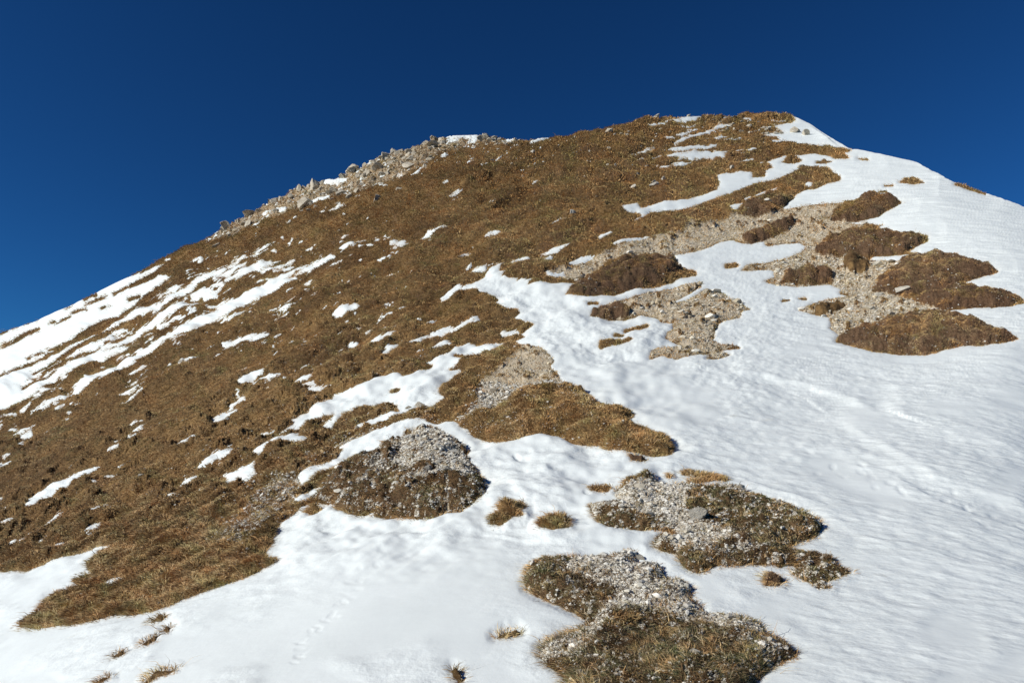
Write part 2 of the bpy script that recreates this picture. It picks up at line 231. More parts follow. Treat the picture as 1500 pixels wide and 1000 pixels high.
def sdf_poly(X, Y, poly, m=60):
    """signed distance, positive inside; far outside is -m"""
    P = np.array(poly, float)[:, :2]
    x0, y0 = P.min(0)-m; x1, y1 = P.max(0)+m
    out = np.full(X.shape, -float(m), np.float32)
    idx = np.nonzero((X > x0) & (X < x1) & (Y > y0) & (Y < y1))[0]
    if len(idx) == 0: return out
    x = X[idx]; y = Y[idx]; d2 = np.full(x.shape, 1e9); ins = np.zeros(x.shape, bool)
    Q = np.roll(P, -1, 0)
    for (ax, ay), (bx, by) in zip(P, Q):
        ex, ey = bx-ax, by-ay; L = ex*ex+ey*ey+1e-9
        t = np.clip(((x-ax)*ex+(y-ay)*ey)/L, 0, 1)
        dx = x-ax-t*ex; dy = y-ay-t*ey
        d2 = np.minimum(d2, dx*dx+dy*dy)
        if ay != by:
            c = ((ay > y) != (by > y)) & (x < ex*(y-ay)/(by-ay)+ax)
            ins ^= c
    d = np.minimum(np.sqrt(d2), m); out[idx] = np.where(ins, d, -d)
    return out
GROW = 0.0
def sdf_line(X, Y, ln, m=30):
    P = np.array(ln, float)
    x0, y0 = P[:, :2].min(0)-m; x1, y1 = P[:, :2].max(0)+m
    out = np.full(X.shape, -float(m), np.float32)
    idx = np.nonzero((X > x0) & (X < x1) & (Y > y0) & (Y < y1))[0]
    if len(idx) == 0: return out
    x = X[idx]; y = Y[idx]; b = np.full(x.shape, -float(m))
    for A, B in zip(P[:-1], P[1:]):
        ex, ey = B[0]-A[0], B[1]-A[1]; L = ex*ex+ey*ey+1e-9
        t = np.clip(((x-A[0])*ex+(y-A[1])*ey)/L, 0, 1)
        d = np.hypot(x-A[0]-t*ex, y-A[1]-t*ey)
        b = np.maximum(b, A[2]+t*(B[2]-A[2])-d+GROW)
    out[idx] = b
    return out

# ------------------------------------------------------------------ base surface: distance control points -> smooth inverse distance
CTRL = [(900,1000,4.2),(900,850,6.1),(900,750,8),(900,650,11.8),(900,550,19),(900,450,34),(900,400,46),(900,300,78),(900,188,135),
 (1100,168,165),(1165,172,165),(1200,300,75),(1200,400,45),(1243,219,118),(1243,350,56),(1350,490,26),(1350,400,40),(1350,300,64),(1350,245,92),
 (1500,306,62),(1500,400,36),(1500,500,22.5),(1500,600,14.5),(1500,700,10),(1500,850,6.2),(1500,1000,4.2),(1200,600,15),(1200,750,8.2),(1200,1000,4.2),
 (600,208,130),(600,300,88),(600,400,56),(600,500,33),(600,600,18.5),(600,750,9.2),(600,1000,4.4),
 (300,347,138),(300,450,80),(300,550,44),(300,650,23),(300,750,13),(300,850,8.4),(300,1000,5),
 (0,490,170),(0,560,112),(0,650,56),(0,750,26),(0,850,13),(0,1000,6.6),
 (-450,690,210),(-450,800,70),(-450,1000,14),(-450,1250,5.5),(600,1250,2.7),(1500,1250,2.6),(2000,580,45),(2000,800,10),(2000,1000,5),(2000,1250,2.8)]
cp = np.array(CTRL, float)
def U(r2): return np.where(r2 > 1e-12, r2*np.log(r2+1e-12), 0.0)
nx = cp[:, 0]/500; ny = cp[:, 1]/250            # rows matter more than columns
n = len(cp)
K = U((nx[:, None]-nx)**2+(ny[:, None]-ny)**2)+np.eye(n)*0.02
A = np.zeros((n+3, n+3)); A[:n, :n] = K; A[:n, n] = 1; A[:n, n+1] = nx; A[:n, n+2] = ny; A[n:, :n] = A[:n, n:].T
sol = np.linalg.solve(A, np.concatenate([np.log(1/cp[:, 2]), np.zeros(3)]))
def depth(x, y):
    X = x/500; Y = y/250
    s = sol[n]+sol[n+1]*X+sol[n+2]*Y
    for i in range(n): s = s+sol[i]*U((X-nx[i])**2+(Y-ny[i])**2)
    return np.exp(-s)
def unproject(x, y, D):
    a = (x-W_/2)/F; b = -(y-H_/2)/F
    return (FWD[None]+a[:, None]*RGT[None]+b[:, None]*UPV[None])*D[:, None]

# grid: columns through the view, rows from the skyline down
STEP = 1.35
cols = np.concatenate([np.arange(-450, -12, 9.0), np.arange(-12, 1512, STEP), np.arange(1512, 2000, 9.0)])
sk = np.array(SKY, float); ysk = np.interp(cols, sk[:, 0], sk[:, 1])
ysk = np.convolve(np.pad(ysk, 2, mode='edge'), np.ones(5)/5, mode='valid')
NR = 640
t = np.linspace(0, 1, NR)
q = np.where(t < .93, t/.93, 1+(t-.93)/.07)      # 0..1 inside the frame, 1..2 below it
rows = np.where(q[:, None] <= 1, ysk[None]+(1012-ysk[None])*q[:, None], 1012+(q[:, None]-1)*240)
NC = len(cols)
GX = np.tile(cols, (NR, 1)); GY = rows
gx = GX.ravel(); gy = GY.ravel()
D0 = depth(gx, gy)
PX = D0/F                                       # one photo pixel in metres at that point
P0 = unproject(gx, gy, D0)

def normals(P):
    G = P.reshape(NR, NC, 3)
    dx = np.gradient(G, axis=1); dy = np.gradient(G, axis=0)
    N = np.cross(dx, -dy); N /= np.linalg.norm(N, axis=2, keepdims=True)+1e-12
    N = N*np.sign(N[..., 2:3]+1e-9)
    return N.reshape(-1, 3)
N0 = normals(P0)

# ragged outlines: warp the lookup coordinates with a little noise laid in metres
wx, wy = P0[:, 0], P0[:, 1]
def lognoise(seed, k=1.0, o=3):                 # noise whose grain follows distance: real ground has every scale
    s1 = fbm(gx/9*k, gy/6*k, seed, o); return s1
warpx = gx+2.6*fbm(gx/12, gy/8, 11, 4, .7)
warpy = gy+1.9*fbm(gx/12, gy/8, 12, 4, .7)
S = np.full(gx.shape, -60.0, np.float32)
for p in SNOW: S = np.maximum(S, sdf_poly(warpx, warpy, p))
GROW = 0.1
su = gx*.883-gy*.469; sv = gx*.469+gy*.883
lx = gx+1.6*fbm(gx/9, gy/9, 13, 3); ly = gy+fbm(su/30, sv/9, 13, 3)*3.0
LN = np.full(gx.shape, -60.0, np.float32)
for l in SNOWLINES: LN = np.maximum(LN, sdf_line(lx, ly, l))
LN = LN+(np.abs(LN) < 8)*(fbm(su/16, sv/1.7, 14, 3, .6)*3.6+fbm(gx/3, gy/2, 20, 2)*.7)
S = np.maximum(S, LN)
fz = sstep(-26, -2, np.maximum(LN, S))*sstep(560, 480, gx)+.30*sstep(700, 500, gx)*sstep(330, 420, gy)
fl = (fbm(su/24, sv/2.6, 26, 3, .6)-(.62-.30*np.clip(fz, 0, 1)))*9
S = np.maximum(S, np.where((gy > np.interp(gx, [0, 560, 1100], [488, 300, 300])) & (gy < 900), np.clip(fl, -60, 3), -60))
sm = sstep(925, 960, gx)*sstep(1165, 1130, gx)*sstep(262, 235, gy)*sstep(0, 6, gy-np.interp(gx, [p[0] for p in SKY], [p[1] for p in SKY]))
S = np.maximum(S, np.where(sm > .5, (fbm((gx+gy*1.5)/24, (gy+gx*.12)/3.2, 23, 3, .6)-.30)*9, -60))
cz = sstep(300, 360, gx)*sstep(800, 740, gx)*sstep(44, 20, gy-np.interp(gx, [p[0] for p in SKY], [p[1] for p in SKY]))
S = np.maximum(S, np.where(cz > 0, (fbm(su/14, sv/2.6, 27, 3, .6)-.36)*9, -60))
GROW = 0.0
for l in BARELINES: S = np.minimum(S, -sdf_line(warpx, warpy, l))
# wind and terraces fray the far snow into streaks along the slope
su = gx*.883-gy*.469; sv = gx*.469+gy*.883
lf = sstep(820, 620, gx-(600-gy)*.3)*sstep(880, 780, gy)
S = S+((fbm(su/26, sv/4.2, 15, 4, .6)*3.0+fbm(su/12, sv/1.8, 15, 3, .6)*2+.1)*lf+fbm(gx/14, gy/4, 16, 4, .6)*5*sstep(880, 920, gx)*sstep(300, 240, gy)*sstep(1150, 1100, gx))*(np.abs(S) < 14)
pid = np.full(gx.shape, -1, np.int32); psd = np.zeros(gx.shape, np.float32)
kind = np.zeros(gx.shape, np.int8)              # 0 grass, 1 heath, 2 green, 3 mixed
KN = {'grass': 0, 'heath': 1, 'green': 2, 'mix': 3, 'gravel': 0}
bulge = np.zeros(gx.shape)
for i, (poly, kd, bl, tp, lab) in enumerate(PATCH):
    s = sdf_poly(warpx, warpy, poly)
    if kd != 'gravel' and tp == 'hum': s = s+(s > -8)*(1.9*fbm(gx/9, gy/4, 28, 4, .65)+(1.2*fbm(gx/30, gy/12, 29, 2)))
    S = np.minimum(S, -s)
    m = s > 0
    if lab: pid[m] = i
    psd[m] = s[m]; kind[m] = KN[kd]
    w = max(6, bl*1.5)
    bulge = np.where(m, np.maximum(bulge, bl*(1-np.exp(-np.maximum(s, 0)/w))), bulge)
gv = np.zeros(gx.shape, np.float32)
for poly, st in GRAVEL:
    gv = np.maximum(gv, st*sstep(-5, 6, sdf_poly(warpx, warpy, poly)+2.5*fbm(gx/7, gy/4, 25, 3)))
hum = np.zeros(gx.shape, bool)
for i, (poly, kd, bl, tp, lab) in enumerate(PATCH):
    if kd in ('heath', 'green') and lab: hum |= (pid == i)
gv = np.where(hum, 0, gv)
gvm = sstep(-.30, .06, fbm(gx/13, gy/7, 17, 4, .65))
gv = gv*np.where(gy > 560, .38+.62*gvm, .55+.45*sstep(-.4, -.1, fbm(gx/20, gy/9, 18, 4)))
gv0 = gv.copy()
tfn = sstep(.24, .38, fbm(gx/13, gy/6.5, 24, 3, .6))*(gy < 560)
gv = gv*(1-.95*tfn)
gv = np.maximum(gv, (kind == 3)*.75*sstep(.05, .3, fbm(gx/11, gy/7, 19, 4, .6)))
outc = np.zeros(gx.shape, np.float32)
for p in OUTCROP: outc = np.maximum(outc, sstep(-4, 6, sdf_poly(warpx, warpy, p)))

# ---- relief
UPW = np.array([0, 0, 1.0])
Sm = np.clip(S, -60, 60)
bare = sstep(3, -3, Sm)
# direction of the grass terraces on the left face, in metres on the ground
pa = unproject(np.array([100., 400.]), np.array([560., 430.]), depth(np.array([100., 400.]), np.array([560., 430.])))
dv = (pa[1]-pa[0])[:2]; dv /= np.linalg.norm(dv)
ua = wx*dv[0]+wy*dv[1]; ub = -wx*dv[1]+wy*dv[0]
left = sstep(760, 500, gx-(700-gy)*.25)
g = 0
far = np.clip(PX/0.02, .3, 6)
terr = fbm(ua/4.0, ub/0.95, 21, 4, .55)*0.20*sstep(0.004, 0.02, PX)
tus = fbm(wx/0.42, wy/0.42, 31, 3)*0.07+fbm(wx/1.5, wy/1.5, 35, 3)*0.13*sstep(.006, .02, PX)
rel = (terr*left+tus+fbm(wx/5, wy/5, 41, 3)*.35*sstep(.01, .05, PX))*(1-.75*gv)
rel += fbm(wx/.11, wy/.11, 51, 3)*.022*np.clip(1.2-PX/.02, 0, 1)
rel += fbm(gx/5, gy/3.5, 53, 3)*PX*.7*sstep(.02, .06, PX)       # far grass: tussocks near the limit of what can be seen
rel += outc*(np.abs(fbm(wx/3.4, wy/3.4, 55, 4))*1.3+np.abs(vn(gx/11, gy/5, 56))*.7-.4)
hs = bulge*PX
bil = lambda a, b, sd: np.abs(vn(a, b, sd))
pil = (bil(su/40, sv/11, 43)*10*sstep(.06, .02, PX)+fbm(su/45, sv/12, 43, 2)*7*sstep(.02, .06, PX)+bil(su/17, sv/6, 44)*2.4)*lf+(bil(gx/30, gy/14, 45)*7.5+bil(gx/11, gy/6, 46)*3.2)*(1-lf)+(bil(su/42, sv/15, 50)*6.5+bil(gx/16, gy/9, 52)*2)*lf*sstep(480, 700, gy)+bil(gx/5, gy/3.2, 47)*.6
rel += tfn*(pid < 0)*PX*1.6*sstep(.3, 1, gv0)
rel += pil*PX*(1-.8*gv)*np.where(hum, 1.3, 1)
macro = fbm(gx/75, gy/32, 48, 3)*11*PX*sstep(0, 90, gy-np.interp(gx, sk[:, 0], sk[:, 1]))*sstep(900, 700, gy)*sstep(1100, 900, gx)
macro += (fbm(su/110, sv/24, 49, 3)*9)*PX*lf*sstep(0, 60, gy-np.interp(gx, sk[:, 0], sk[:, 1]))
bare = sstep(.5, -3.5, Sm)
TZ = macro-sstep(0, 5, Sm)*(2.5*PX+.02)+rel*(0.04+0.96*bare)*sstep(18, -2, Sm)+hs*1.75-0.02*PX
# snow relief
tmax = np.clip(1.7*PX, .014, .20)
Sw = np.maximum(Sm, 0)
thick = tmax*(1-np.exp(-Sw/(3.0+4*sstep(500, 800, gy))))-np.maximum(-Sm, 0)*PX*0.8
thick += sstep(8, 50, Sm)*np.clip(3*PX, 0, .2)*sstep(620, 500, gy)
right = sstep(1050, 1250, gx)
near = np.clip(1.3-PX/.02, 0, 1)
rd = np.array([0.73, -0.683])                                     # wind direction over the right-hand snow
ra = wx*rd[0]+wy*rd[1]; rb = -wx*rd[1]+wy*rd[0]
fade = lambda lam: sstep(lam/3.5, lam/9, PX)                  # each ripple size only where it can be resolved
sast = fbm(ra/0.28, rb/0.14, 61, 2)*0.009*fade(.17)+fbm(ra/1.5, rb/.5, 62, 2)*.035*sstep(.012, .03, PX)*fade(.5)+fbm(ra/5, rb/1.8, 64, 2)*.10*sstep(.04, .09, PX)*fade(1.8)
sast = sast/np.clip(PX/.006, .5, 3)*np.clip(PX/.006, .5, 1.4)
soft = fbm(wx/2.3, wy/2.3, 63, 3)*0.09
lump = fbm(wx/.33, wy/.27, 65, 2)*0.012*fade(.27)
inner = sstep(2, 16, Sm)
rough = sstep(-.15, .25, fbm(gx/170, gy/90, 67, 2)+.25*sstep(950, 1150, gx))*.85+.15
slab = np.exp(-(((gx-600)/170)**2+((gy-880)/90)**2)**2)            # smooth wind-packed sheet in the foreground
sz = soft*inner*sstep(.0, .012, PX)+(sast*(.08+.92*right)+lump*(1.25-.5*right))*rough*(1-.9*slab)*sstep(0, 8, Sm)*np.clip(PX/.006, .5, 3)
def lip(pts, h, w, side=1):
    h = h*.6
    """drift edge: a step that dies out away from the line; h in metres, w in pixels"""
    P = np.array(pts, float); best = np.full(gx.shape, 1e9); sg = np.zeros(gx.shape); e = np.ones(gx.shape)
    for A_, B_ in zip(P[:-1], P[1:]):
        ex, ey = B_-A_; L = ex*ex+ey*ey
        tt = np.clip(((gx-A_[0])*ex+(gy-A_[1])*ey)/L, 0, 1)
        d = np.hypot(gx-A_[0]-tt*ex, gy-A_[1]-tt*ey)
        m = d < best; best = np.where(m, d, best); sg = np.where(m, np.sign(ex*(gy-A_[1])-ey*(gx-A_[0])), sg)
    d0 = np.hypot(gx-P[0, 0], gy-P[0, 1]); d1 = np.hypot(gx-P[-1, 0], gy-P[-1, 1])
    return h*np.where(sg*side > 0, np.exp(-(best/w)), np.exp(-(best/(w*.14))**2))*sstep(0, 40, np.minimum(d0, d1))
sz += lip([(1060,545),(1120,553),(1190,569),(1290,602)], .16, 40, -1)
sz += lip([(650,768),(700,773),(760,787),(830,790),(880,780)], .035, 26, -1)
sz += lip([(1220,610),(1300,655),(1370,700),(1520,745)], .07, 55, -1)
sz += lip([(1290,690),(1360,728),(1440,760),(1560,800)], .03, 24, 1)
sz += lip([(1060,690),(1130,722),(1215,745),(1290,742)], .035, 16, 1)
sz += lip([(1250,790),(1330,800),(1420,830),(1520,836)], .03, 20, 1)
sz += lip([(1180,182),(1205,200),(1235,222)], .9, 9, 1)
# footprints and a faint trodden line
def dent(x, y, dx, dy, depth_, ang=0):
    c, s_ = math.cos(ang), math.sin(ang); X = (gx-x)*c+(gy-y)*s_; Y = -(gx-x)*s_+(gy-y)*c
    r = np.sqrt((X/dx)**2+(Y/dy)**2)
    return -depth_*np.exp(-r**4)
for (x, y, a, b, h) in [(757,671,6,3,.035),(776,664,6,3.5,.012),(860,722,6,3,.02)]:
    sz += dent(x, y, a, b, h, .3)
r2 = np.random.default_rng(3)
for k in range(46):
    u = k/46.; x = 592-170*u+r2.normal(0, 5); y = 775+200*u+r2.normal(0, 5)
    sz += dent(x, y, r2.uniform(4, 9), r2.uniform(2, 4), r2.uniform(.001, .005), r2.uniform(-.6, .2))
for k in range(60):
    u = k/60.; x = 1130+420*u+r2.normal(0, 14); y = 655+130*u+r2.normal(0, 9)
    sz += dent(x, y, r2.uniform(5, 10), r2.uniform(2, 4), r2.uniform(.002, .009), r2.uniform(.1, .6))
thick += sstep(0, 3, Sm)*cz*2.2*PX
SZ = macro+thick+sz*sstep(0, 6, Sm)+np.where(Sm > -4, hs*0.0, 0)
PT = P0+UPW[None]*TZ[:, None]
PS = P0+UPW[None]*SZ[:, None]
NT = normals(PT)

# ------------------------------------------------------------------ mesh helpers
def mesh(name, V, Fc, mat=None, parent=None, smooth=True, attrs=None, cola=None):
    me = bpy.data.meshes.new(name)
    V = np.ascontiguousarray(V, np.float32); Fc = np.ascontiguousarray(Fc, np.int32)
    k = Fc.shape[1]
    me.vertices.add(len(V)); me.vertices.foreach_set('co', V.ravel())
    me.loops.add(Fc.size); me.loops.foreach_set('vertex_index', Fc.ravel())
    me.polygons.add(len(Fc)); me.polygons.foreach_set('loop_start', np.arange(0, Fc.size, k, dtype=np.int32))
    me.polygons.foreach_set('use_smooth', np.full(len(Fc), smooth, bool))
    for nm, a in (attrs or {}).items():
        at = me.attributes.new(nm, 'FLOAT', 'POINT'); at.data.foreach_set('value', np.ascontiguousarray(a, np.float32))
    if cola is not None:
        at = me.attributes.new('tint', 'FLOAT_COLOR', 'POINT')
        c4 = np.ones((len(V), 4), np.float32); c4[:, :3] = cola; at.data.foreach_set('color', c4.ravel())
    me.update(calc_edges=True); me.validate()
    if mat: me.materials.append(mat)
    o = bpy.data.objects.new(name, me); C.objects.link(o)
    if parent: o.parent = parent
    return o
def tag(o, label=None, cat=None, group=None, kind=None):
    if label: o['label'] = label
    if cat: o['category'] = cat
    if group: o['group'] = group
    if kind: o['kind'] = kind
    return o
def compact(P, quads, *arrs):
    used = np.unique(quads); mp = np.full(len(P), -1, np.int32); mp[used] = np.arange(len(used))
    return P[used], mp[quads], [a[used] for a in arrs]
II = np.arange(NR*NC).reshape(NR, NC)
QUADS = np.stack([II[1:, :-1].ravel(), II[1:, 1:].ravel(), II[:-1, 1:].ravel(), II[:-1, :-1].ravel()], 1)

# ------------------------------------------------------------------ materials
def newmat(name):
    m = bpy.data.materials.new(name); m.use_nodes = True; nt = m.node_tree
    b = nt.nodes['Principled BSDF']; return m, nt, b
def N(nt, t, **k):
    nd = nt.nodes.new(t)
    for a, v in k.items(): setattr(nd, a, v)
    return nd
def ramp(nt, src, stops):
    r = N(nt, 'ShaderNodeValToRGB'); e = r.color_ramp.elements
    while len(e) < len(stops): e.new(.5)
    for el, (p, c) in zip(e, stops): el.position = p; el.color = (*c, 1)
    nt.links.new(src, r.inputs[0]); return r.outputs[0]
def noise(nt, sc, det=6, rough=.6, vec=None, dist=0):
    nn = N(nt, 'ShaderNodeTexNoise'); nn.inputs['Scale'].default_value = sc; nn.inputs['Detail'].default_value = det
    nn.inputs['Roughness'].default_value = rough; nn.inputs['Distortion'].default_value = dist
    if vec is not None: nt.links.new(vec, nn.inputs['Vector'])
    return nn.outputs['Fac']
def mixc(nt, f, a, b, bt='MIX'):
    m = N(nt, 'ShaderNodeMix', data_type='RGBA', blend_type=bt)
    for s, v in ((0, f), (6, a), (7, b)):
        if isinstance(v, (int, float)): m.inputs[s].default_value = v
        elif isinstance(v, tuple): m.inputs[s].default_value = (*v, 1)
        else: nt.links.new(v, m.inputs[s])
    return m.outputs[2]
def attr(nt, nm, col=False):
    a = N(nt, 'ShaderNodeAttribute', attribute_name=nm); return a.outputs['Color' if col else 'Fac']
def geo(nt): return N(nt, 'ShaderNodeNewGeometry').outputs['Position']
def bump(nt, b, h, st, dist):
    bp = N(nt, 'ShaderNodeBump'); bp.inputs['Strength'].default_value = st; bp.inputs['Distance'].default_value = dist
    nt.links.new(h, bp.inputs['Height']); nt.links.new(bp.outputs[0], b.inputs['Normal'])

# ground
mG, nt, b = newmat('ground_turf')
pos = geo(nt)
c1 = ramp(nt, noise(nt, 2.5, 8, .7, pos), [(.3, (.08,.052,.026)), (.5, (.20,.128,.056)), (.72, (.35,.23,.1))])
c1b = ramp(nt, noise(nt, .12, 5, .6, pos), [(.38, (.55,.5,.5)), (.62, (1.15,1.1,1.05))])
c1 = mixc(nt, 1.0, c1, c1b, 'MULTIPLY')
c2 = ramp(nt, noise(nt, 9, 8, .75, pos), [(.3, (.06,.035,.022)), (.55, (.15,.09,.052)), (.75, (.25,.165,.095))])
c3 = ramp(nt, noise(nt, 28, 5, .75, pos), [(.3, (.40,.33,.22)), (.5, (.60,.52,.39)), (.7, (.76,.69,.55))])
c3n = ramp(nt, noise(nt, 1.7, 3, .6, pos), [(.35, (.8,.76,.7)), (.65, (1.05,1.02,1.0))])
c3 = mixc(nt, 1.0, c3, c3n, 'MULTIPLY')
cc = mixc(nt, attr(nt, 'heath'), c1, c2)
gr = N(nt, 'ShaderNodeMath', operation='ADD'); nt.links.new(attr(nt, 'gravel'), gr.inputs[0])
nz = N(nt, 'ShaderNodeMath', operation='MULTIPLY_ADD'); nt.links.new(noise(nt, 6, 6, .7, pos), nz.inputs[0]); nz.inputs[1].default_value = 1.6; nz.inputs[2].default_value = -.8
nt.links.new(nz.outputs[0], gr.inputs[1])
grr = N(nt, 'ShaderNodeMapRange'); nt.links.new(gr.outputs[0], grr.inputs[0]); grr.inputs[1].default_value = .35; grr.inputs[2].default_value = .65
cc = mixc(nt, grr.outputs[0], cc, c3)
nt.links.new(cc, b.inputs['Base Color']); b.inputs['Roughness'].default_value = .95; b.inputs['Specular IOR Level'].default_value = .1
bump(nt, b, noise(nt, 14, 8, .75, pos), .8, .06)
# blades
def blade_mat(name):
    m, nt, b = newmat(name)
    t_ = attr(nt, 'tint', True)
    v = ramp(nt, noise(nt, 3.0, 4, .6, geo(nt)), [(.3, (.75,.72,.7)), (.7, (1.2,1.2,1.2))])
    nt.links.new(mixc(nt, 1.0, t_, v, 'MULTIPLY'), b.inputs['Base Color'])
    b.inputs['Roughness'].default_value = .7; b.inputs['Specular IOR Level'].default_value = .25
    return m
mBl = blade_mat('dry_blades')
# snow
mS, nt, b = newmat('snow')
pos = geo(nt)
sc = ramp(nt, noise(nt, .8, 6, .6, pos), [(.3, (.81,.855,.835)), (.6, (.86,.905,.885))])
dirt = ramp(nt, noise(nt, 1.1, 7, .65, pos, .4), [(.66, (1,1,1)), (.8, (.86,.80,.70))])
sc = mixc(nt, 1.0, sc, dirt, 'MULTIPLY')
edge = mixc(nt, attr(nt, 'edge'), sc, (.62,.56,.48))
nt.links.new(edge, b.inputs['Base Color']); b.inputs['Roughness'].default_value = .55; b.inputs['Specular IOR Level'].default_value = .35
mp = N(nt, 'ShaderNodeMapping'); mp.inputs['Rotation'].default_value = (0, 0, R(43)); mp.inputs['Scale'].default_value = (1.6, 2.6, 2); nt.links.new(pos, mp.inputs[0])
h1a = noise(nt, 3.0, 3, .5, mp.outputs[0]); h1b = noise(nt, 5.5, 4, .55, pos); h2 = noise(nt, 26, 4, .6, pos)
hm = N(nt, 'ShaderNodeMix'); nt.links.new(attr(nt, 'right'), hm.inputs[0]); nt.links.new(h1b, hm.inputs[2]); nt.links.new(h1a, hm.inputs[3]); h1 = hm.outputs[0]
ad = N(nt, 'ShaderNodeMath', operation='MULTIPLY_ADD'); nt.links.new(h2, ad.inputs[0]); ad.inputs[1].default_value = .10; nt.links.new(h1, ad.inputs[2])
ro = N(nt, 'ShaderNodeMath', operation='MULTIPLY'); nt.links.new(ad.outputs[0], ro.inputs[0]); nt.links.new(attr(nt, 'rough'), ro.inputs[1])
bump(nt, b, ro.outputs[0], .30, .085)
# rock
def rock_mat(name, lo, mid, hi, sc=1.5):
    m, nt, b = newmat(name)
    tc = N(nt, 'ShaderNodeTexCoord'); oi = N(nt, 'ShaderNodeObjectInfo')
    v = N(nt, 'ShaderNodeVectorMath', operation='ADD'); nt.links.new(tc.outputs['Object'], v.inputs[0]); nt.links.new(oi.outputs['Random'], v.inputs[1])
    c = ramp(nt, noise(nt, sc, 8, .7, v.outputs[0], .5), [(.32, lo), (.48, mid), (.7, hi)])
    rr = N(nt, 'ShaderNodeMapRange'); nt.links.new(oi.outputs['Random'], rr.inputs[0]); rr.inputs[3].default_value = .88; rr.inputs[4].default_value = 1.2
    cb = N(nt, 'ShaderNodeCombineColor')
    for q_ in range(3): nt.links.new(rr.outputs[0], cb.inputs[q_])
    c = mixc(nt, 1.0, c, cb.outputs[0], 'MULTIPLY')
    nt.links.new(c, b.inputs['Base Color']); b.inputs['Roughness'].default_value = .9; b.inputs['Specular IOR Level'].default_value = .2
    bump(nt, b, noise(nt, sc*3, 8, .75, v.outputs[0]), .9, .12)
    return m
mR = rock_mat('limestone', (.25,.215,.16), (.42,.37,.29), (.56,.51,.42))
mR2 = rock_mat('pale_stone', (.42,.38,.31), (.58,.54,.46), (.72,.68,.6), 2.5)
mPeb, nt, b = newmat('pebbles')
nt.links.new(attr(nt, 'tint', True), b.inputs['Base Color']); b.inputs['Roughness'].default_value = .9; b.inputs['Specular IOR Level'].default_value = .2

# ------------------------------------------------------------------ terrain sheet with its far side
def backrows(P):
    """the far side of the mountain, falling away behind the skyline"""
    T = P.reshape(NR, NC, 3)[0]
    d = T[:, :2]/np.linalg.norm(T[:, :2], axis=1, keepdims=True)
    out = []
    for L, drop in ((4, .9), (10, 4), (25, 14), (60, 40), (150, 105), (400, 230), (1200, 420), (4000, 520)):
        q_ = T.copy(); q_[:, :2] += d*L; q_[:, 2] -= drop*1.0
        q_[:, 2] += -np.maximum(0, 0)
        out.append(q_)
    return np.array(out[::-1])
BR = backrows(PT); nb = len(BR)
VT = np.concatenate([BR.reshape(-1, 3), PT]); JJ = np.arange((NR+nb)*NC).reshape(NR+nb, NC)
QT = np.stack([JJ[1:, :-1].ravel(), JJ[1:, 1:].ravel(), JJ[:-1, 1:].ravel(), JJ[:-1, :-1].ravel()], 1)
padf = lambda a: np.concatenate([np.tile(a.reshape(NR, NC)[0], nb), a])
heath = np.where((kind == 1), 1.0, np.where(kind == 3, .45, 0.0))
dark = sstep(-.05, .25, fbm(gx/60, gy/30, 71, 3))
heath = np.maximum(heath, tfn*.6)
heath = np.maximum(heath, dark*.55*sstep(500, 900, gx)*sstep(420, 350, gy))
gvv = np.maximum(gv, outc*.5)
ground = mesh('mountain_slope', VT, QT, mG, attrs={'gravel': padf(gvv), 'heath': padf(heath)})
tag(ground, kind='structure')

ms = (S[QUADS] > -3.5).any(1)
edgec = np.exp(-np.maximum(Sm, 0)/2.2)*sstep(.15, .5, fbm(gx/25, gy/18, 73, 3)+.25)*.7
roughv = (rough*(1-.92*slab)*.9+.1)
vS, qS, (eS, rS, riS) = compact(PS, QUADS[ms], edgec, roughv, right)
# snow behind the skyline where the snow reaches it
top = (S.reshape(NR, NC)[0] > 0)
snow = mesh('snow', vS, qS, mS, attrs={'edge': eS, 'rough': rS, 'right': riS}); tag(snow, kind='structure')
PSB = backrows(PS); BB = np.concatenate([PSB[-4:], PS.reshape(NR, NC, 3)[:1]]).copy(); BB[:4, :, 2] += .12
kb = BB.shape[0]; JB = np.arange(kb*NC).reshape(kb, NC); cm = top[:-1] & top[1:]
QB = np.concatenate([np.stack([JB[r+1, :-1][cm], JB[r+1, 1:][cm], JB[r, 1:][cm], JB[r, :-1][cm]], 1) for r in range(kb-1)])
vb, qb, _ = compact(BB.reshape(-1, 3), QB)
tag(mesh('snow_beyond_crest', vb, qb, mS, attrs={'edge': np.zeros(len(vb)), 'rough': np.full(len(vb), .5), 'right': np.ones(len(vb))}), kind='structure')

# ------------------------------------------------------------------ turf hummocks: own surface, each with its grass
roots = {}
infr = (gx > -60) & (gx < 1560) & (gy < 1060)
covered = (SZ > TZ+.2*PX)                       # snow lies on top here
for i, (poly, kd, bl, tp, lab) in enumerate(PATCH):
    if not lab: continue
    m = (pid[QUADS] == i).all(1)
    if m.sum() < 2: continue
    off = np.minimum(.012, .3*PX)
    v, q_, (a1, a2) = compact(PT+UPW[None]*off[:, None], QUADS[m], gvv, heath)
    nm = 'turf_hummock' if tp == 'hum' else 'grass_tuft'
    ctr = np.array([v[:, 0].mean(), v[:, 1].mean(), v[:, 2].min()])
    o = bpy.data.objects.new(nm, None); o.location = ctr; o.empty_display_size = .2; C.objects.link(o)
    so_ = mesh('soil', v-ctr, q_, mG, o, attrs={'gravel': a1, 'heath': a2})
    tag(o, lab, 'hummock' if tp == 'hum' else 'tuft', 'bare hummocks showing through the snow' if tp == 'hum' else 'small tufts poking through the snow')
    roots[i] = o

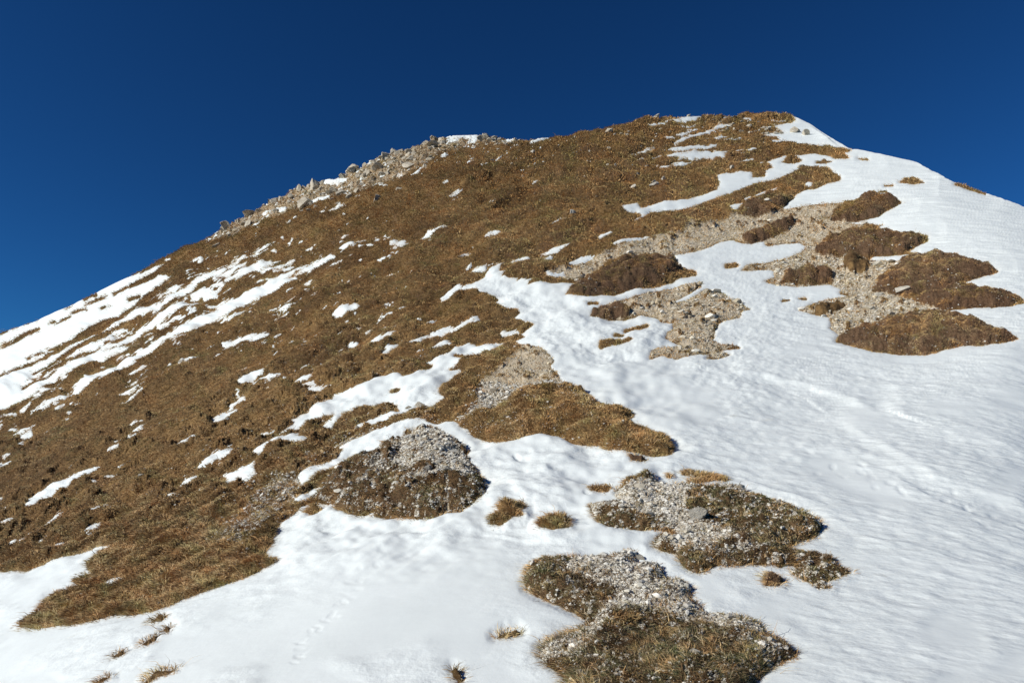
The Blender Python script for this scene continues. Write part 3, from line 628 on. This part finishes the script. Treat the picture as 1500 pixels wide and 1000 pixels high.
# ------------------------------------------------------------------ grass blades
def cell_area():
    G = np.stack([GX, GY], 2); a = np.zeros((NR, NC))
    w = np.gradient(GX, axis=1); h = np.gradient(GY, axis=0); return (w*h).ravel()
CA = cell_area()
def sample(wt, cnt, seed):
    rg = np.random.default_rng(seed)
    w = wt*CA; w = w.reshape(NR, NC).copy(); w[-1] = 0; w[:, -1] = 0; w = w.ravel()
    c = np.cumsum(w); idx = np.searchsorted(c, rg.random(cnt)*c[-1])
    idx = np.minimum(idx, NR*NC-NC-2)
    u = rg.random(cnt)[:, None]; v = rg.random(cnt)[:, None]
    P = PT[idx]+u*(PT[idx+1]-PT[idx])+v*(PT[idx+NC]-PT[idx])
    return idx, P, rg
PN = ['grass', 'heather', 'moss_turf']
tuftp = np.array([False]+[p[3] == 'tuft' for p in PATCH])
tonn = fbm(gx/120, gy/60, 81, 4)
hue = np.clip(fbm(gx/34, gy/17, 86, 4, .6)*1.5, -.6, .8); val = np.clip(fbm(su/45, sv/14, 87, 4, .6)*2.2, -1, 1)
patchn = fbm(wx/.8, wy/.8, 83, 3)
def blades(cnt, seed, wt, Lr, Lpx, wpx, palette, drop=.55, flat=.0, long=0.0, part='grass'):
    idx, P, rg = sample(wt, cnt, seed)
    n_ = len(idx); px = PX[idx]
    L = np.maximum(Lr, Lpx*px)*rg.uniform(.5, 1.25, n_)*(1+.5*patchn[idx])
    if long: L *= np.where(rg.random(n_) < .03, 1+long*rg.random(n_), 1)
    w = np.maximum(.0022, wpx*px)*rg.uniform(.55, 1.1, n_)*(1-.2*sstep(.008, .03, px))
    nrm = NT[idx]; dn = nrm.copy(); dn[:, 2] = 0           # downhill
    fa = sstep(.008, .03, px)                              # far grass lies combed down the terraces
    az0 = math.atan2(-dv[1], -dv[0])
    az = az0+(fbm(wx[idx]/.5, wy[idx]/.5, 85, 2)*5+rg.normal(0, .9, n_))*(1-.62*fa)
    L = L*(1-.42*fa)*np.where(tuftp[pid[idx]+1], .15, 1.0)
    rv = np.stack([np.cos(az), np.sin(az), np.zeros(n_)], 1)
    dirv = dn*drop*2+rv*.7
    up = nrm*(.9-flat)+UPW*.2
    base = P-nrm*.003
    a_ = up*(rg.uniform(.5, 1, n_)[:, None])+dirv*.45; a_ /= np.linalg.norm(a_, axis=1, keepdims=True)
    b_ = a_*.35+dirv*rg.uniform(.7, 1.5, n_)[:, None]+UPW*(-.15); b_ /= np.linalg.norm(b_, axis=1, keepdims=True)
    mid = base+a_*(L*.5)[:, None]; tip = mid+b_*(L*.5)[:, None]
    vw = np.array([0, 0, 0.])-P; vw /= np.linalg.norm(vw, axis=1, keepdims=True)
    rr_ = rg.normal(0, 1, (n_, 3)); rr_ += nrm*.6
    sd = np.cross(a_, rr_); sd /= np.linalg.norm(sd, axis=1, keepdims=True)+1e-9
    sd = sd*(w*.5)[:, None]
    V = np.stack([base-sd, base+sd, mid+sd*.8, mid-sd*.8, tip], 1)
    pal = np.array(palette, float)
    k = tonn[idx]*.9+.5+rg.normal(0, .32, n_); k = np.clip(k, 0, .999)*len(pal); ki = np.minimum(k.astype(int), len(pal)-1)
    sp = 1-.35*fa
    c0 = pal[ki]; c0 = c0*sp[:, None]+pal.mean(0)*(1-sp)[:, None]
    col = c0*(1+rg.uniform(-.3, .3, n_)*sp)[:, None]
    hz = hue[idx][:, None]; col = col*(1+np.where(hz > 0, hz*np.array([-.22, .02, -.12]), -hz*np.array([.14, -.10, -.22])))*(1+.22*val[idx])[:, None]
    nr = sstep(480, 700, gy[idx])[:, None]; col = col*(1-nr*np.array([.14, .13, .08]))   # shorter, older turf low on the ridge
    col = col*np.where(tuftp[pid[idx]+1], .55, 1.0)[:, None]
    return idx, V, col, np.full(n_, PN.index(part))
def blade_mesh(name, V, col, parent=None):
    n_ = len(V); Vf = V.reshape(-1, 3); o5 = np.arange(n_)[:, None]*5
    T = np.concatenate([o5+[0, 1, 2], o5+[0, 2, 3], o5+[3, 2, 4]], 0)
    return mesh(name, Vf, T, mBl, parent, smooth=False, cola=np.repeat(col, 5, 0))
vis = infr*(~covered+.3*(covered & (Sm < 4)))
# thinner where gravel shows
gpat = sstep(-.1, .25, fbm(wx/.35, wy/.35, 91, 3))
thin = np.clip(1-gv*np.where(gy > 560, 1.22-.3*gpat, 1.08-.35*gpat), .02, 1)*np.clip(1-outc*.45, 0, 1)
GOLD = [(.40,.242,.092),(.55,.345,.135),(.66,.43,.18),(.76,.55,.27)]
BROWN = [(.10,.062,.034),(.20,.13,.064),(.33,.225,.11),(.55,.42,.22)]
HEA = [(.115,.06,.038),(.205,.118,.066),(.31,.195,.105),(.50,.36,.20)]
GRN = [(.09,.088,.036),(.16,.15,.06),(.26,.225,.095),(.42,.36,.18)]
sets = [
 blades(760000, 101, vis*(kind == 0)*thin*1.0, .085, 5.2, .85, GOLD, .6, 0, 1.6),
 blades(90000, 102, vis*(kind == 0)*thin, .06, 3.5, .9, BROWN, .5),
 blades(150000, 103, vis*((kind == 1))*thin, .025, 3.2, .8, HEA, .3, part='heather'),
 blades(60000, 104, vis*(kind == 1)*thin*np.clip(sstep(-.05, .3, fbm(gx/26, gy/12, 93, 3))+.5*sstep(.5, .9, bulge/9.), 0, 1), .05, 4.0, .7, GOLD, .5),
 blades(15000, 105, vis*((kind == 2)|(kind == 3))*thin, .03, 3.0, .8, GRN, .3, part='moss_turf'),
 blades(80000, 106, vis*(kind == 3)*thin, .045, 3.0, .8, BROWN+GRN[:2], .3, .35, 1.0, part='moss_turf'),
 blades(12000, 107, vis*(kind == 3)*thin*sstep(0, .35, fbm(gx/40, gy/20, 95, 2)), .06, 3.0, .8, GOLD, .3, .3, 1.5),
 blades(2600, 108, vis*((kind == 3)+.25*(gy > 620)*(kind == 0))*1.0, .10, 4.0, .7, [(.62,.49,.27),(.5,.36,.18),(.72,.6,.38)], .2, .55, .8, part='grass'),
]
idx = np.concatenate([s[0] for s in sets]); V = np.concatenate([s[1] for s in sets]); col = np.concatenate([s[2] for s in sets]); pk = np.concatenate([s[3] for s in sets])
bp_ = pid[idx]
m = ~np.isin(bp_, list(roots))
tag(blade_mesh('dry_grass', V[m], col[m]), 'tawny dry grass covering the bare mountain slope', 'grass', kind='stuff')
for i, o in roots.items():
    m = bp_ == i
    for k_, pn in enumerate(PN):
        mk = m & (pk == k_)
        if mk.sum() > 3: blade_mesh(pn, V[mk]-np.array(o.location), col[mk], o)['kind'] = 'stuff'

# ------------------------------------------------------------------ rocks
def ico(sub):
    import bmesh
    bm = bmesh.new(); bmesh.ops.create_icosphere(bm, subdivisions=sub, radius=1)
    v = np.array([q_.co[:] for q_ in bm.verts]); f = np.array([[a.index for a in q_.verts] for q_ in bm.faces]); bm.free(); return v, f
I1, F1 = ico(1); I3, F3 = ico(4)
def rockv(rg, v, planes=9, tall=1.0, rough_=.05):
    v = v.copy()
    for k in range(planes):
        nn = rg.normal(0, 1, 3); nn /= np.linalg.norm(nn); d = rg.uniform(.38, .72)
        s_ = v@nn-d; v -= np.maximum(s_, 0)[:, None]*nn
    v *= rg.uniform(.7, 1.25, 3)*np.array([1, 1, tall])
    v += rough_*np.stack([fbm(v[:, 0]*2+v[:, 2], v[:, 1]*2+7*k, 5+k, 3) for k in range(3)], 1)*2
    return v
ROCKS = []
for k in range(9):
    rg = np.random.default_rng(500+k)
    me_v = rockv(rg, I3, 15, [1, .7, 1.5][k % 3], .045)
    ROCKS.append(me_v)
rock_me = {}
def rock_mesh(k, mat):
    key = (k, mat.name)
    if key not in rock_me:
        o = mesh('rock_shape', ROCKS[k], F3, mat, smooth=False); rock_me[key] = o.data; bpy.data.objects.remove(o)
    return rock_me[key]
lookP = PT.reshape(NR, NC, 3)
def ground_at(x, y, snowy=False):
    c = int(np.argmin(abs(cols-x))); r = int(np.argmin(abs(GY[:, c]-y)))
    i = r*NC+c
    p = PT[i].copy(); p[2] = max(PT[i, 2], PS[i, 2] if S[i] > 0 else -1e9)
    return p, PX[i]
rr = np.random.default_rng(77)
def snowat(x, y):
    c = int(np.argmin(abs(cols-x))); r = int(np.argmin(abs(GY[:, c]-y))); return S[r*NC+c] > 0
def put_rock(name, x, y, wpx, hpx, mat, label, cat, group=None, k=None, sink=.3, yaw=None):
    p, px = ground_at(x, y)
    k = rr.integers(0, 9) if k is None else k
    o = bpy.data.objects.new(name, rock_mesh(k, mat)); C.objects.link(o)
    ext = np.ptp(ROCKS[k], axis=0)
    sx = wpx*px/ext[0]; szz = hpx*px/ext[2]
    o.scale = (sx, sx*rr.uniform(.7, 1.1), szz)
    o.location = (p[0], p[1], p[2]+hpx*px*(.5-sink))
    o.rotation_euler = (rr.normal(0, .18), rr.normal(0, .18), rr.uniform(-.5, .5) if yaw is None else yaw)
    tag(o, label, cat, group); return o
# handmade notable rocks
NOTE = [
 (450,300,24,17,'grey triangular boulder below a snow patch at the foot of the left crest outcrop'),
 (500,287,15,12,'dark wedge-shaped boulder right of the snow patch under the left crest outcrop'),
 (462,274,22,20,'tall dark split rock at the left end of the snowy notch in the crest'),
 (517,249,20,20,'tall jagged rock rising right of the snowy notch in the crest'),
 (636,214,18,7,'flat-topped grey block on the skyline at the left end of the crest snow'),
 (893,197,14,11,'dark grey knobbly rock standing alone under the skyline, left of the summit'),
 (838,317,9,8,'small pale rock at the upper end of a short snow sliver on the brown slope'),
 (780,230,7,6,'small pale rock on the brown slope, directly below the gap in the crest snow'),
 (961,175,12,6,'pale pinkish rock on the skyline at the left tip of the summit snow'),
 (1009,169,7,5,'small brown stone standing up on the summit skyline'),
 (958,272,16,8,'white flat boulder lying in dark heath left of the middle snow tongue'),
 (972,268,7,6,'white rounded stone right beside the white flat boulder in dark heath'),
 (928,273,11,6,'white low stone left of the white flat boulder in dark heath'),
 (1072,249,6,6,'small upright pale stone at the upper edge of the middle snow tongue'),
 (1173,246,14,9,'grey lichened stone at the upper end of the narrow grass spur'),
 (1126,306,13,5,'pale flat slab resting on the dark heath knob above the sandy gravel'),
 (1166,196,20,11,'cracked tan outcrop block in the snow just below the summit, left one'),
 (1181,199,15,9,'cracked tan outcrop block in the snow just below the summit, right one'),
 (631,349,6,5,'small light stone alone on the brown slope below the crest outcrop'),
 (524,627,11,11,'dark grey upright stone at the snow edge left of centre'),
 (615,592,19,12,'rounded buff boulder at the snow edge left of the grey gravel strip'),
 (599,597,12,6,'small mossy stone touching the rounded buff boulder'),
 (333,617,6,7,'small white stone in the grass of the left slope, by a snow sliver'),
 (188,811,12,7,'flat white stone in the grass above the lowest snow sliver at the left'),
 (118,874,7,5,'little white stone near the pointed lower end of the left slope'),
 (1022,768,42,22,'blunt pale rock set in the gravel of the broad olive hummock'),
 (938,818,15,10,'pale chunk at the snowy upper corner of the nearest hummock'),
 (951,874,13,9,'white stone in the middle of the nearest hummock, largest there'),
 (819,944,20,8,'flat grey slab at the left edge of the nearest hummock'),
 (1083,913,12,8,'pale stone at the upper right rim of the nearest hummock'),
 (870,843,9,7,'pinkish white stone on the upper part of the nearest hummock'),
 (796,840,7,5,'small pale stone at the left end of the nearest hummock'),
 (540,706,11,6,'white stone in turf at the left part of the stony mound'),
 (627,706,15,10,'buff angular stone on the stony mound, beside a long white slab'),
 (603,719,16,5,'long thin white slab lying on the front of the stony mound'),
 (655,708,12,9,'cream block at the right part of the stony mound'),
 (648,702,8,8,'small white block just behind the cream block on the stony mound'),
 (585,690,9,6,'pale stone at the left rim of the pebbles on the stony mound'),
 (538,682,12,7,'pair-topped white stone on the upper left rim of the stony mound'),
 (634,646,9,6,'tan stone at the top of the pebbles on the stony mound'),
 (1244,473,10,6,'white stone low in the right-hand gravel just above the big oval heath mound'),
 (1288,433,13,9,'white block in the right-hand gravel, left of a broken slab'),
 (1324,430,22,8,'broken white slab under the large dark heath mound'),
 (1470,493,12,6,'white stone at the right tip of the big oval heath mound'),
 (1372,376,6,9,'small pointed grey stone crowning the large dark heath mound'),
 (1037,430,14,8,'dark grey stone at the top of the central gravel patch'),
 (1039,478,8,6,'yellowish stone on the right rim of the central gravel patch'),
 (712,594,6,8,'small white upright stone in the grey gravel strip'),
 (1266,333,9,5,'white stone above the wide dark heath mound, at the snow edge'),
 (205,709,10,5,'flat grey-white stone sunk in the grass of the left slope'),
]
for x, y, w, h, lab in NOTE:
    big = 'blunt' in lab
    put_rock('boulder' if w > 12 and y < 320 else 'stone', x, y, w, h, mR2 if 'white' in lab or 'pale' in lab or 'cream' in lab else mR, lab, 'boulder' if w > 12 and y < 320 else 'stone', sink=.42 if y > 560 else .28, k=2 if big else None)
# outcrop boulders on the crest
op = np.array(OUTCROP[0]); cnt = 0
dens = [((300,345),(430,290),12,30),((430,300),(530,262),18,40),((510,262),(640,215),24,85),((640,212),(765,210),8,34),((1040,200),(1150,185),12,30)]
def crest(a, b, spread, k, lab, grp):
    for j in range(k):
        u = rr.random(); x = a[0]+(b[0]-a[0])*u; y = a[1]+(b[1]-a[1])*u
        ys = np.interp(x, sk[:, 0], sk[:, 1]); yy = ys+abs(rr.normal(0, .55))*spread+1
        if rr.random() < .25: yy = ys+1.5
        if snowat(x, yy): continue
        w = rr.choice([5, 7, 9, 12, 15, 20], p=[.15, .24, .24, .2, .12, .05]); h = w*rr.uniform(.6, 1.25)
        put_rock('boulder', x, yy, w, h, mR, lab, 'boulder', grp, sink=.62)
crest((312,344),(425,283),17,42,'grey-tan broken limestone block in the lower left part of the crest outcrop','boulders of the lower crest outcrop')
crest((425,283),(515,254),26,46,'grey-tan broken limestone block around the snowy notch of the crest outcrop','boulders of the middle crest outcrop')
crest((515,250),(640,206),34,104,'grey-tan broken limestone block in the high craggy part of the crest outcrop','boulders of the upper crest outcrop')
crest((640,205),(760,206),10,34,'small limestone block under the crest snow, between the crags and the gap','boulders under the crest snow')
for j in range(26):
    x = rr.uniform(1055, 1145); y = rr.uniform(176, 198)+(x-1100)*.03
    put_rock('boulder', x, y, rr.uniform(4, 9), rr.uniform(3, 6), mR, 'small grey rock among the brown turf just under the summit', 'boulder', 'rocks just under the summit')
k = 0
for j in range(400):
    x = rr.uniform(700, 1000); y = rr.uniform(195, 300)
    if y < np.interp(x, sk[:, 0], sk[:, 1])+4: continue
    if rr.random() > np.exp(-(y-190)/45): continue
    w = rr.choice([2.5, 3.5, 5, 7], p=[.4, .3, .2, .1])
    put_rock('stone', x, y, w, w*.8, mR if rr.random() < .5 else mR2, 'small pale stone scattered in the brown grass below the summit ridge', 'stone', 'stones scattered below the summit ridge'); k += 1
    if k > 70: break

# ------------------------------------------------------------------ pebbles
def pebbles(cnt, seed, wt, rpx, rmax, pal, flat=.6):
    idx, P, rg = sample(wt, cnt, seed)
    nb_ = 24; base = np.stack([rockv(np.random.default_rng(900+j), I1, 5, 1, .02) for j in range(nb_)])
    n_ = len(idx); px = PX[idx]
    r = np.minimum(np.maximum(rpx*px, .006), rmax)*np.exp(rg.normal(0, .38, n_))*.5
    V = base[rg.integers(0, nb_, n_)]
    a = rg.uniform(0, 6.283, n_); ca, sa = np.cos(a), np.sin(a)
    X = V[:, :, 0]*ca[:, None]-V[:, :, 1]*sa[:, None]; Y = V[:, :, 0]*sa[:, None]+V[:, :, 1]*ca[:, None]
    V = np.stack([X, Y, V[:, :, 2]*flat], 2)*r[:, None, None]+P[:, None, :]+NT[idx][:, None, :]*(r*.25)[:, None, None]
    pl = np.array(pal, float); col = pl[rg.integers(0, len(pl), n_)]*rg.uniform(.75, 1.15, n_)[:, None]
    return idx, V, col
PALE = [(.60,.56,.47),(.68,.64,.56),(.48,.43,.34),(.75,.72,.64),(.36,.31,.24)]
TAN = [(.54,.455,.32),(.64,.56,.41),(.72,.66,.53),(.44,.36,.245)]
gn = sstep(-.35, .2, fbm(wx/.3, wy/.3, 97, 3))
pv = infr & ~covered & (gv > .2)
ps = [pebbles(62000, 201, pv*gv*(.4+.6*gn)*(gy > 560), 3.1, .05, PALE),
      pebbles(2000, 211, pv*gv*gn*(gy > 560), 6, .09, PALE),
      pebbles(15000, 202, pv*gv*(gy <= 560), 1.9, .12, TAN+PALE[:3]),
      pebbles(6500, 203, pv*gv*gn*(gy > 360)*(gx > 1130)*(gy < 500), 2.0, .2, PALE+TAN),
      pebbles(230, 213, pv*gv*gn*(gy > 370)*(gx > 830)*(gy < 530), 7, .3, PALE+TAN),
      pebbles(9000, 204, vis*(gv < .5)*(gy > 500)*sstep(150, 420, gx)*sstep(-.1, .3, fbm(gx/40, gy/20, 98, 2)), 2.5, .04, PALE),
      pebbles(700, 205, vis*(kind == 1)*sstep(-.1, .3, fbm(gx/30, gy/15, 99, 2)), 1.9, .09, PALE),
      pebbles(1500, 206, vis*(outc > .4)*1.0, 3.0, .6, TAN)]
V = np.concatenate([p[1] for p in ps]); col = np.concatenate([p[2] for p in ps])
n_ = len(V); Fp = (np.arange(n_)[:, None, None]*len(I1)+F1[None]).reshape(-1, 3)
tag(mesh('gravel', V.reshape(-1, 3), Fp, mPeb, smooth=False, cola=np.repeat(col, len(I1), 0)), 'loose pale limestone gravel in the bare patches', 'gravel', kind='stuff')

# ------------------------------------------------------------------ light
SUN_EL = R(28); SUN_DIR = Vector((-.91, -.38, 0)).normalized()
w = bpy.data.worlds.new('World'); bpy.context.scene.world = w; w.use_nodes = True
nt = w.node_tree; bg = nt.nodes['Background']
sky = nt.nodes.new('ShaderNodeTexSky'); sky.sky_type = 'NISHITA'; sky.sun_disc = False
sky.sun_elevation = SUN_EL; sky.sun_rotation = math.atan2(SUN_DIR.x, SUN_DIR.y)
sky.altitude = 2500; sky.air_density = 1.0; sky.dust_density = 0.0; sky.ozone_density = 3.0
tn = nt.nodes.new('ShaderNodeMix'); tn.data_type = 'RGBA'; tn.blend_type = 'MULTIPLY'; tn.inputs[0].default_value = 1
tn.inputs[7].default_value = (.140, .47, .74, 1)      # the deep polarised blue of high winter air
gm = nt.nodes.new('ShaderNodeGamma'); gm.inputs[1].default_value = 1.22; nt.links.new(sky.outputs[0], gm.inputs[0]); nt.links.new(gm.outputs[0], tn.inputs[6]); nt.links.new(tn.outputs[2], bg.inputs[0]); bg.inputs[1].default_value = 0.055
sl = bpy.data.lights.new('sun', 'SUN'); sl.energy = 4.3; sl.angle = R(.53); sl.color = (1, .965, .89)
so = bpy.data.objects.new('sun', sl); C.objects.link(so)
d = Vector((SUN_DIR.x*math.cos(SUN_EL), SUN_DIR.y*math.cos(SUN_EL), math.sin(SUN_EL)))
so.rotation_euler = d.to_track_quat('Z', 'Y').to_euler(); so.location = d*50
s = bpy.context.scene
s.view_settings.view_transform = 'Standard'; s.view_settings.look = 'None'; s.view_settings.exposure = 0.14; s.view_settings.gamma = 1
s.render.engine = 'CYCLES'
